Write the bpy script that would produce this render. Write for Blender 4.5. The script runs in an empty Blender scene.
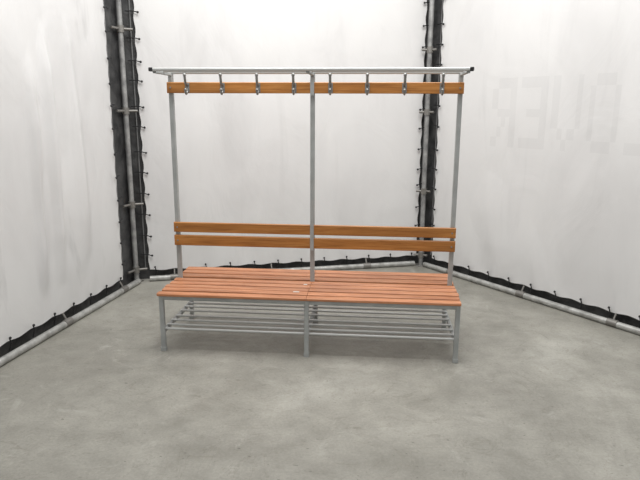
import bpy, math, random
from mathutils import Vector, Matrix, noise
random.seed(4)
sc=bpy.context.scene
sc.view_settings.view_transform='Standard'
# ---------------------------------------------------------------- materials
def mat(name,col,rough=.5,metal=0,spec=.5):
    m=bpy.data.materials.new(name);m.use_nodes=True
    b=m.node_tree.nodes['Principled BSDF']
    b.inputs['Base Color'].default_value=(*col,1);b.inputs['Roughness'].default_value=rough
    b.inputs['Metallic'].default_value=metal;b.inputs['Specular IOR Level'].default_value=spec
    return m
def nd(m,t,**k):
    n=m.node_tree.nodes.new(t)
    for a,v in k.items():
        if a in n.inputs: n.inputs[a].default_value=v
        else: setattr(n,a,v)
    return n
def lk(m,a,b): m.node_tree.links.new(a,b)
def coord(m,scale,loc=(0,0,0),rot=(0,0,0)):
    t=nd(m,'ShaderNodeTexCoord');mp=nd(m,'ShaderNodeMapping')
    mp.inputs['Scale'].default_value=scale;mp.inputs['Location'].default_value=loc;mp.inputs['Rotation'].default_value=rot
    lk(m,t.outputs['Object'],mp.inputs['Vector']);return mp.outputs['Vector']
def ns(m,vec,scale,detail=4,rough=.55,dist=0):
    n=nd(m,'ShaderNodeTexNoise');n.inputs['Scale'].default_value=scale;n.inputs['Detail'].default_value=detail
    n.inputs['Roughness'].default_value=rough;n.inputs['Distortion'].default_value=dist
    lk(m,vec,n.inputs['Vector']);return n.outputs['Fac']
def ramp(m,fac,stops):
    r=nd(m,'ShaderNodeValToRGB');e=r.color_ramp.elements
    while len(e)<len(stops): e.new(.5)
    for i,(p,c) in enumerate(stops):
        e[i].position=p;e[i].color=(*c,1) if len(c)==3 else c
    lk(m,fac,r.inputs['Fac']);return r.outputs['Color']
def mix(m,f,a,b,mode='MIX'):
    n=nd(m,'ShaderNodeMix',data_type='RGBA',blend_type=mode)
    for s,v in ((0,f),(6,a),(7,b)):
        if isinstance(v,(float,int)): n.inputs[s].default_value=v
        elif isinstance(v,tuple): n.inputs[s].default_value=(*v,1)
        else: lk(m,v,n.inputs[s])
    return n.outputs[2]
def bsdf(m): return m.node_tree.nodes['Principled BSDF']
def bump(m,h,strength,dist=.01):
    b=nd(m,'ShaderNodeBump');b.inputs['Strength'].default_value=strength;b.inputs['Distance'].default_value=dist
    lk(m,h,b.inputs['Height']);lk(m,b.outputs['Normal'],bsdf(m).inputs['Normal'])

def wood(name,c1,c2,c3):
    m=mat(name,c2,.42,spec=.45)
    v=coord(m,(1.0,20,20));g=ns(m,v,3.0,7,.65,.8)
    col=ramp(m,g,[(.32,c1),(.5,c2),(.68,c3)])
    v2=coord(m,(1.5,13,13));g2=ns(m,v2,1.0,2)
    col=mix(m,1.0,col,ramp(m,g2,[(.3,(.70,.67,.64)),(.7,(1.16,1.14,1.12))]),'MULTIPLY')
    lk(m,col,bsdf(m).inputs['Base Color']);bump(m,g,.12,.002);return m
M_seat=wood('varnished_seat_wood',(.34,.125,.05),(.53,.222,.105),(.68,.33,.175))
M_back=wood('varnished_board_wood',(.34,.13,.025),(.48,.20,.045),(.58,.275,.08))
M_steel=mat('grey_painted_steel',(.44,.46,.455),.55,.05)
v=coord(M_steel,(1,1,1));lk(M_steel,ramp(M_steel,ns(M_steel,v,9,5),[(.3,(.32,.335,.33)),(.7,(.43,.445,.44))]),bsdf(M_steel).inputs['Base Color'])
M_tube=mat('galvanised_tube',(.55,.56,.55),.42,.3)
M_hook=mat('hook_metal',(.30,.30,.29),.4,.6)
M_cap=mat('black_plastic',(.015,.015,.016),.5)
M_stick=mat('sticker_white',(.66,.63,.58),.5)
M_pole=mat('galvanised_pole',(.5,.5,.49),.42,.35)
v=coord(M_pole,(1,1,1));lk(M_pole,ramp(M_pole,ns(M_pole,v,14,6),[(.3,(.26,.26,.245)),(.7,(.52,.52,.50))]),bsdf(M_pole).inputs['Base Color'])
M_upole=mat('weathered_pole',(.3,.3,.3),.5,.3)
v=coord(M_upole,(1,1,1));lk(M_upole,ramp(M_upole,ns(M_upole,v,12,6),[(.3,(.18,.18,.18)),(.7,(.42,.42,.41))]),bsdf(M_upole).inputs['Base Color'])
M_clamp=mat('clamp_steel',(.24,.23,.215),.5,.6)
M_strap=mat('grey_webbing',(.16,.16,.16),.7)
M_black=mat('black_tarpaulin',(.02,.02,.021),.5,spec=.5)
v=coord(M_black,(1,1,1));h=ns(M_black,v,7,5,.6,.5)
lk(M_black,ramp(M_black,h,[(.35,(.018,.018,.019)),(.75,(.085,.085,.085))]),bsdf(M_black).inputs['Base Color']);bump(M_black,h,.6,.02)
def tarpmat(name,k,dirt_shade,bmp):
    m=mat(name,(.74,.73,.73),.5,spec=.3)
    a=ns(m,coord(m,(1.6,1.6,.7)),1.3,5,.55,.6)
    c=ramp(m,a,[(.25,(.66*k,.652*k,.648*k)),(.5,(.72*k,.713*k,.708*k)),(.75,(.75*k,.743*k,.735*k))])
    s3=ns(m,coord(m,(3.5,3.5,.7)),1.3,5,.6,.6)
    c=mix(m,1.0,c,ramp(m,s3,[(.26,(dirt_shade,)*3),(.44,(1,1,1))]),'MULTIPLY')  # streaks in the colour: painted fold shade mixed with dirt
    lk(m,c,bsdf(m).inputs['Base Color'])
    w4=ns(m,coord(m,(1.1,1.1,.8)),2.0,5,.5,1.0);bump(m,w4,bmp,.035)
    return m
M_tarp=tarpmat('white_tarpaulin',1.0,.93,.24)
M_tarpL=tarpmat('white_tarpaulin_shaded_soiled',.965,.82,.30)  # left wall: stronger streaks, shade of the folds painted in with dirty lines
M_tarpR=tarpmat('white_tarpaulin_greyed',.98,.93,.25)
M_print=tarpmat('white_tarpaulin_show_through_print',.93,.93,.25)
# concrete
M_con=mat('concrete',(.35,.34,.31),.5,spec=.4)
v=coord(M_con,(1,1,1))
a=ns(M_con,v,.9,8,.62,.7);b_=ns(M_con,v,5,8,.7,.3);f_=ns(M_con,v,70,4,.7)
c=ramp(M_con,a,[(.28,(.225,.216,.188)),(.44,(.275,.266,.234)),(.57,(.320,.310,.274)),(.72,(.40,.39,.35))])
c=mix(M_con,1.0,c,ramp(M_con,b_,[(.32,(.82,.82,.81)),(.5,(.98,.98,.98)),(.68,(1.13,1.13,1.13))]),'MULTIPLY')
c=mix(M_con,1.0,c,ramp(M_con,f_,[(.3,(.88,.88,.88)),(.7,(1.10,1.10,1.10))]),'MULTIPLY')
vs=coord(M_con,(1,4.5,1),rot=(0,0,.5));s_=ns(M_con,vs,2.2,9,.75,2.0)
c=mix(M_con,1.0,c,ramp(M_con,s_,[(.33,(.80,.79,.77)),(.41,(1,1,1))]),'MULTIPLY')
sc1=ns(M_con,coord(M_con,(1,1,1),loc=(3,1,0)),1.6,6,.6,2.5)
c=mix(M_con,1.0,c,ramp(M_con,sc1,[(.492,(1,1,1)),(.5,(.84,.83,.81)),(.507,(1,1,1))]),'MULTIPLY')
n2=ns(M_con,coord(M_con,(1,2.2,1),rot=(0,0,.9)),26,2)
c=mix(M_con,1.0,c,ramp(M_con,n2,[(.26,(.55,.55,.54)),(.31,(1,1,1))]),'MULTIPLY')
n3=ns(M_con,coord(M_con,(1,1,1),loc=(7,2,0)),2.6,9,.72,1)
c=mix(M_con,ramp(M_con,n3,[(.58,(0,0,0)),(.70,(.45,)*3)]),c,(.47,.46,.42))
lk(M_con,c,bsdf(M_con).inputs['Base Color'])
lk(M_con,ramp(M_con,a,[(.3,(.36,)*3),(.7,(.6,)*3)]),bsdf(M_con).inputs['Roughness']);bump(M_con,b_,.10,.01)

# ---------------------------------------------------------------- mesh helper
class MB:
    def __init__(s): s.v=[];s.f=[];s.m=[];s.sm=[]
    def add(s,vs,fs,mi=0,smooth=False):
        o=len(s.v);s.v+= [tuple(p) for p in vs];s.f+=[tuple(i+o for i in f) for f in fs]
        s.m+=[mi]*len(fs);s.sm+=[smooth]*len(fs)
    def box(s,x0,x1,y0,y1,z0,z1,mi=0,b=.003):
        d=[x1-x0,y1-y0,z1-z0];ax=d.index(max(d))
        lo=[x0,y0,z0];hi=[x1,y1,z1];i,j=[k for k in range(3) if k!=ax]
        b=min(b,.3*d[i],.3*d[j])
        sec=[(lo[i]+b,lo[j]),(hi[i]-b,lo[j]),(hi[i],lo[j]+b),(hi[i],hi[j]-b),(hi[i]-b,hi[j]),(lo[i]+b,hi[j]),(lo[i],hi[j]-b),(lo[i],lo[j]+b)]
        vs=[]
        for e in (lo[ax],hi[ax]):
            for a,c in sec:
                p=[0,0,0];p[ax]=e;p[i]=a;p[j]=c;vs.append(p)
        fs=[(k,(k+1)%8,8+(k+1)%8,8+k) for k in range(8)]+[tuple(range(7,-1,-1)),tuple(range(8,16))]
        s.add(vs,fs,mi)
    def path(s,pts,r,n=10,mi=0):
        pts=[Vector(p) for p in pts];vs=[];up=None
        for k,p in enumerate(pts):
            t=(pts[min(k+1,len(pts)-1)]-pts[max(k-1,0)]).normalized()
            if up is None: up=t.orthogonal().normalized()
            up=(up-t*up.dot(t)).normalized();w=t.cross(up)
            rr=r[k] if isinstance(r,(list,tuple)) else r
            for q in range(n):
                a=2*math.pi*q/n;vs.append(p+up*math.cos(a)*rr+w*math.sin(a)*rr)
        fs=[];L=len(pts)
        for k in range(L-1):
            for q in range(n): fs.append((k*n+q,k*n+(q+1)%n,(k+1)*n+(q+1)%n,(k+1)*n+q))
        s.add(vs,fs,mi,True)
        s.add(vs[:n],[tuple(range(n-1,-1,-1))],mi);s.add(vs[-n:],[tuple(range(n))],mi)
    def ball(s,c,r,mi=0,n=8):
        vs=[];fs=[];c=Vector(c)
        for a in range(n//2+1):
            th=math.pi*a/(n//2)
            for q in range(n):
                ph=2*math.pi*q/n;vs.append(c+Vector((math.sin(th)*math.cos(ph),math.sin(th)*math.sin(ph),math.cos(th)))*r)
        for a in range(n//2):
            for q in range(n): fs.append((a*n+q,a*n+(q+1)%n,(a+1)*n+(q+1)%n,(a+1)*n+q))
        s.add(vs,fs,mi,True)
    def obj(s,name,mats,parent=None):
        me=bpy.data.meshes.new(name);me.from_pydata(s.v,[],s.f);me.update()
        for m in mats: me.materials.append(m)
        me.polygons.foreach_set('material_index',s.m);me.polygons.foreach_set('use_smooth',s.sm);
        o=bpy.data.objects.new(name,me);sc.collection.objects.link(o)
        if parent: o.parent=parent
        return o
# ---------------------------------------------------------------- bench
bench=bpy.data.objects.new('changing_room_bench_with_coat_rack',None);sc.collection.objects.link(bench)
DF,DB,HS=.407,.285,.419
T=.015
PX,FX=.973,.982
ST=.022
YF,YB=-DF+.03,DB-.03
zf=HS-ST
m=MB()
for x in(-FX,0,FX):
    m.box(x-T,x+T,YF-T,YF+T,.012,zf);m.box(x-T,x+T,YB-T,YB+T,.012,zf)
m.obj('legs',[M_steel],bench)
m=MB()
for x in(-FX,0,FX):
    for y in(YF,YB): m.box(x-T-.002,x+T+.002,y-T-.002,y+T+.002,0,.03)
m.obj('foot_caps',[M_steel],bench)
m=MB()
for x in(-FX,0,FX):
    m.box(x-T,x+T,YF+T,YB-T,zf-.03,zf-.0005);m.box(x-T*.8,x+T*.8,YF+T,YB-T,.125,.15)
for y in(YF,YB):
    for a,b in((-FX,0),(0,FX)): m.box(a+T,b-T,y-.012,y+.012,zf-.03,zf-.0005)
m.obj('seat_frame',[M_steel],bench)
m=MB()
def slats(y0,y1,n,g):
    w=(y1-y0-g*(n-1))/n
    for i in range(n):
        a=y0+(w+g)*i;b=a+w
        for s in(-1,1):
            e=random.uniform(-.005,.005)
            x0,x1=(-1+e,-.0015) if s<0 else(.0015,1+e)
            dz=random.uniform(-.001,.001);dy=random.uniform(-.002,.002)
            m.box(x0,x1,a+dy,b+dy,zf,HS+dz,0,.005)
slats(-DF,-.022,5,.024);slats(.022,DB,3,.026)
m.obj('seat_slats',[M_seat],bench)
m=MB()
for a,b,y in((-.10,-.06,-.285),(-.05,-.025,-.11)):
    m.box(a,b,y-.008,y+.008,HS+.001,HS+.003)
m.obj('seat_labels',[M_stick],bench)
m=MB()
for y in(YF+.01,-.29,-.20,-.11,.0,.09,.17,YB-.01):
    m.path([(-FX,y,.158),(FX,y,.158)],.0085)
m.obj('shoe_rack_tubes',[M_tube],bench)
ZT=1.86
m=MB()
for x in(-PX,0,PX):
    m.box(x-T,x+T,-T,T,zf-.03,ZT-.01)
    m.box(x-.011,x+.011,-.30,-T+.0,ZT-.022,ZT-.002)
    m.box(x-.02,x+.02,-.02,.02,zf-.034,zf-.03)
m.obj('uprights',[M_steel],bench)
m=MB()
m.box(-.99,.99,-.323,-.301,ZT-.010,ZT+.010,0,.005)
m.box(-PX-.01,PX+.01,-.17,-.15,ZT-.008,ZT+.008,0,.005)
m.box(-PX-.015,PX+.015,-.012,.012,ZT-.010,ZT+.010,0,.005)
m.obj('hat_rack_rails',[M_tube],bench)
m=MB()
for s in(-1,1): m.box(s*.99-.012 ,s*.99+.012,-.325,-.299,ZT-.012,ZT+.012)
m.obj('rail_end_caps',[M_cap],bench)
BX=.991
m=MB()
m.box(-BX,BX,-.037,-.0155,1.7235,1.7957,0,.004)
m.obj('hook_board',[M_back],bench)
m=MB()
for z0,z1 in((.7604,.8316),(.6633,.7389)): m.box(-BX,BX,-.037,-.0155,z0,z1,0,.004)
m.obj('backrest_boards',[M_back],bench)
m=MB()
m.box(-.013,.013,-.041,-.0365,1.71,1.81);m.box(-.013,.013,-.041,-.0365,.65,.845)
m.obj('centre_bracket',[M_steel],bench)
m=MB()
for x in(-BX+.025,BX-.025):
    for z in(1.76,.796,.70): m.path([(x,-.036,z),(x,-.041,z)],.006)
m.obj('board_bolts',[M_hook],bench)
m=MB()
for i in range(8):
    x=-.848+.2425*i
    m.box(x-.015,x+.015,-.041,-.0365,1.728,1.792)
    m.path([(x,-.038,1.775),(x,-.060,1.778),(x,-.075,1.79),(x,-.082,1.81),(x,-.088,1.838)],.009,8);m.ball((x,-.088,1.84),.012)
    P=[(x,-.038,1.757),(x,-.042,1.735),(x,-.052,1.722),(x,-.066,1.718),(x,-.077,1.728),(x,-.080,1.745)]
    m.path(P,.0075,8);m.ball(P[-1],.010)
m.obj('coat_hooks',[M_hook],bench)
# ---------------------------------------------------------------- room
CL=Vector((-1.83,1.25));CR=Vector((.97,2.18))
LF=CL+Vector((-.0943,-1))*6.0;RF=CR+Vector((.622,-.783))*7.0
H=3.9
m=MB();m.add([(-8,-8,0),(9,-8,0),(9,6,0),(-8,6,0)],[(0,1,2,3)])
m.obj('floor',[M_con])
GL={'L':"10000"*6+"11111",'O':"01110100011000110001100011000101110",'V':"10001100011000110001100010101000100",
'E':"11111100001000011110100001000011111",'R':"11110100011000111110101001001010001"}
def printed(s,z,word,s0,z0,pw,ph):
    """letter show-through: read mirrored from this side"""
    r=int((z0+7*ph-z)//ph)
    if r<0 or r>6: return False
    k=(s-s0)/(pw*6.2)
    if k<0 or k>=len(word): return False
    i=int(k);cc=int((k-i)*6.2)
    if cc>4: return False
    return GL[word[i]][r*5+(4-cc)]=='1'
def wall(name,A,B,e0,e1,z0,seed,amp,tm,word=None,fold=None):
    L=(B-A).length;d=(B-A)/L;n=Vector((d.y,-d.x))
    m=MB()
    P=lambda s,z,o:(A.x+d.x*s+n.x*o,A.y+d.y*s+n.y*o,z)
    m.add([P(0,0,-.015),P(L,0,-.015),P(L,H,-.015),P(0,H,-.015)],[(0,1,2,3)],1)
    st=.022 if word else .03;nx=int((L-e0-e1)/st);nz=int((H-z0)/st);vs=[];fs=[];fm=[]
    for j in range(nz+1):
        for i in range(nx+1):
            u=i/nx;s=e0+(L-e0-e1)*u;z=z0+(H-z0)*j/nz
            ed=max(0,min(1,min(s-e0,L-e1-s,z-z0)/.35+.12))
            q=Vector((s*.9+seed,z*.45,seed*3.1));o=noise.fractal(q,1,2.2,3)*amp*ed
            q=Vector((s*4+z*.8+seed,z*.9,seed));o+=noise.noise(q)*amp*.2*ed
            if fold:
                for fs0,sl,wd,am,za,zb in fold:
                    t=(s-fs0-sl*z)/wd
                    env=max(0,min(1,(z-za)/.4,(zb-z)/.5))
                    o+=am*math.exp(-t*t)*env*ed
            o+=math.sin(s*2*math.pi/.24)*.004*math.exp(-(z-z0)/.12)
            ss=s;zz=z
            if j==0: zz+=.012*(.5-.5*math.cos(s*2*math.pi/.24))
            if i==0: ss+=.012*(.5-.5*math.cos(z*2*math.pi/.2))
            if i==nx: ss-=.012*(.5-.5*math.cos(z*2*math.pi/.2))
            vs.append(P(ss,zz,.02+abs(o)*.6+o*.4))
    for j in range(nz):
        for i in range(nx):
            k=j*(nx+1)+i;fs.append((k,k+1,k+nx+2,k+nx+1))
            if word: fm.append(2 if printed(e0+(i+.5)*(L-e0-e1)/nx,z0+(j+.5)*(H-z0)/nz,*word) else 0)
    base=len(m.m);m.add(vs,fs,0,True)
    if word: m.m[base:]=fm
    w=m.obj(name,[tm,M_black,M_print])
    b=MB();s=e0+.06
    while s<L-e1:
        b.path([P(s,z0-.05,.03),P(s+.01,z0+.0,.04),P(s,z0+.035,.04)],.005,6);b.ball(P(s,z0+.04,.045),.010)
        s+=.24
    z=.25
    while z<H:
        for s0,sg in((e0,1),(L-e1,-1)):
            zz=z+random.uniform(-.02,.02)
            b.path([P(s0-sg*.07,zz,.015),P(s0,zz,.035),P(s0+sg*.035,zz-.01,.045)],.005,6);b.ball(P(s0+sg*.04,zz-.01,.045),.011)
        z+=.2
    b.obj('bungee_cord',[M_cap],w)
    # webbing strap on the black strip beside each laced edge
    b=MB()
    for s0 in(e0-.03,L-e1+.03):
        b.path([P(s0,.12,.0),P(s0,H,.0)],.007,6)
    b.obj('edge_strap',[M_strap],w)
    return w,P,L
LLen=(CL-LF).length
wl,PL,LL=wall('wall_left',LF,CL,.3,.30,.09,3.3,.055,M_tarpL,None,[(LLen-1.2,.02,.05,.065,.3,2.4),(LLen-1.42,.05,.04,.05,.2,2.0),(LLen-.8,-.03,.06,.04,.4,2.6),(LLen-1.9,.08,.07,.04,.3,2.2)])
wb,PB,LB=wall('wall_back',CL,CR,.11,.07,.09,7.7,.035,M_tarp)
wr,PR,LR=wall('wall_right',CR,RF,.16,.3,.09,12.1,.045,M_tarpR,("REVOL",.85,1.30,.05,.085))
def pipe(P,s0,s1,off,joints):
    e=bpy.data.objects.new('ground_pipe',None);sc.collection.objects.link(e)
    m=MB();m.path([P(s0,.026,off),P(s1,.026,off)],.026,16);m.obj('tube',[M_pole],e)
    m=MB()
    for s in joints:
        m.path([P(s-.04,.029,off),P(s+.04,.029,off)],.029,14)
        m.path([P(s,.035,off),P(s,.10,off-.035)],.008,8)
    m.obj('couplers',[M_clamp],e)
pipe(PL,.2,LL-.12,.075,[LL-.4,LL-1.25,LL-2.1,LL-3.0,LL-4])
pipe(PB,.12,LB-.12,.075,[.35,1.3,2.3])
pipe(PR,.12,LR-.2,.075,[.5,1.35,2.2,3.1,4,5])
def pole(c,name,zs,dirs):
    e=bpy.data.objects.new(name,None);sc.collection.objects.link(e)
    m=MB();m.path([(c[0],c[1],0),(c[0],c[1],H)],.023,16);m.obj('tube',[M_upole],e)
    m=MB();m.box(c[0]-.05,c[0]+.05,c[1]-.05,c[1]+.05,0,.008);m.obj('base_plate',[M_clamp],e)
    m=MB()
    for z in zs:
        m.path([(c[0],c[1],z-.03),(c[0],c[1],z+.03)],.032,14)
        for d in dirs:
            m.path([(c[0],c[1],z),(c[0]+d[0],c[1]+d[1],z)],.012,8)
    m.obj('clamps',[M_clamp],e)
pole((CL.x+.02,CL.y-.07),'scaffold_pole',[.12,.75,1.6,2.3,3.0],[(.09,.05),(-.03,-.12)])
pole((CR.x-.02,CR.y-.10),'scaffold_pole',[.12,.8,1.6,2.2,2.9],[(-.08,.0),(.06,-.04)])
# ---------------------------------------------------------------- lights
w=bpy.data.worlds.new('w');sc.world=w;w.use_nodes=True
w.node_tree.nodes['Background'].inputs[0].default_value=(1,.993,.98,1);w.node_tree.nodes['Background'].inputs[1].default_value=.52
def area(name,loc,tgt,size,e,col=(1,1,1)):
    l=bpy.data.lights.new(name,'AREA');l.shape='RECTANGLE';l.size,l.size_y=size;l.energy=e;l.color=col
    o=bpy.data.objects.new(name,l);sc.collection.objects.link(o);o.location=loc
    o.rotation_euler=(Vector(tgt)-Vector(loc)).to_track_quat('-Z','Y').to_euler()
area('ceiling_light',(.2,-.5,4.4),(.2,.2,0),(3.0,2.0),170,(1,.994,.98))
# ---------------------------------------------------------------- camera
yaw,pitch,roll=-.0882,.2195,.0048
fw=Vector((math.sin(yaw)*math.cos(pitch),math.cos(yaw)*math.cos(pitch),-math.sin(pitch)))
r=fw.cross(Vector((0,0,1))).normalized();u=r.cross(fw)
r2=r*math.cos(roll)+u*math.sin(roll);u2=-r*math.sin(roll)+u*math.cos(roll)
cd=bpy.data.cameras.new('cam');cd.sensor_width=36;cd.lens=36*583.18/640
co=bpy.data.objects.new('camera',cd);sc.collection.objects.link(co)
co.matrix_world=Matrix(((r2.x,u2.x,-fw.x,.4086),(r2.y,u2.y,-fw.y,-4.0121),(r2.z,u2.z,-fw.z,1.617),(0,0,0,1)))
sc.camera=co
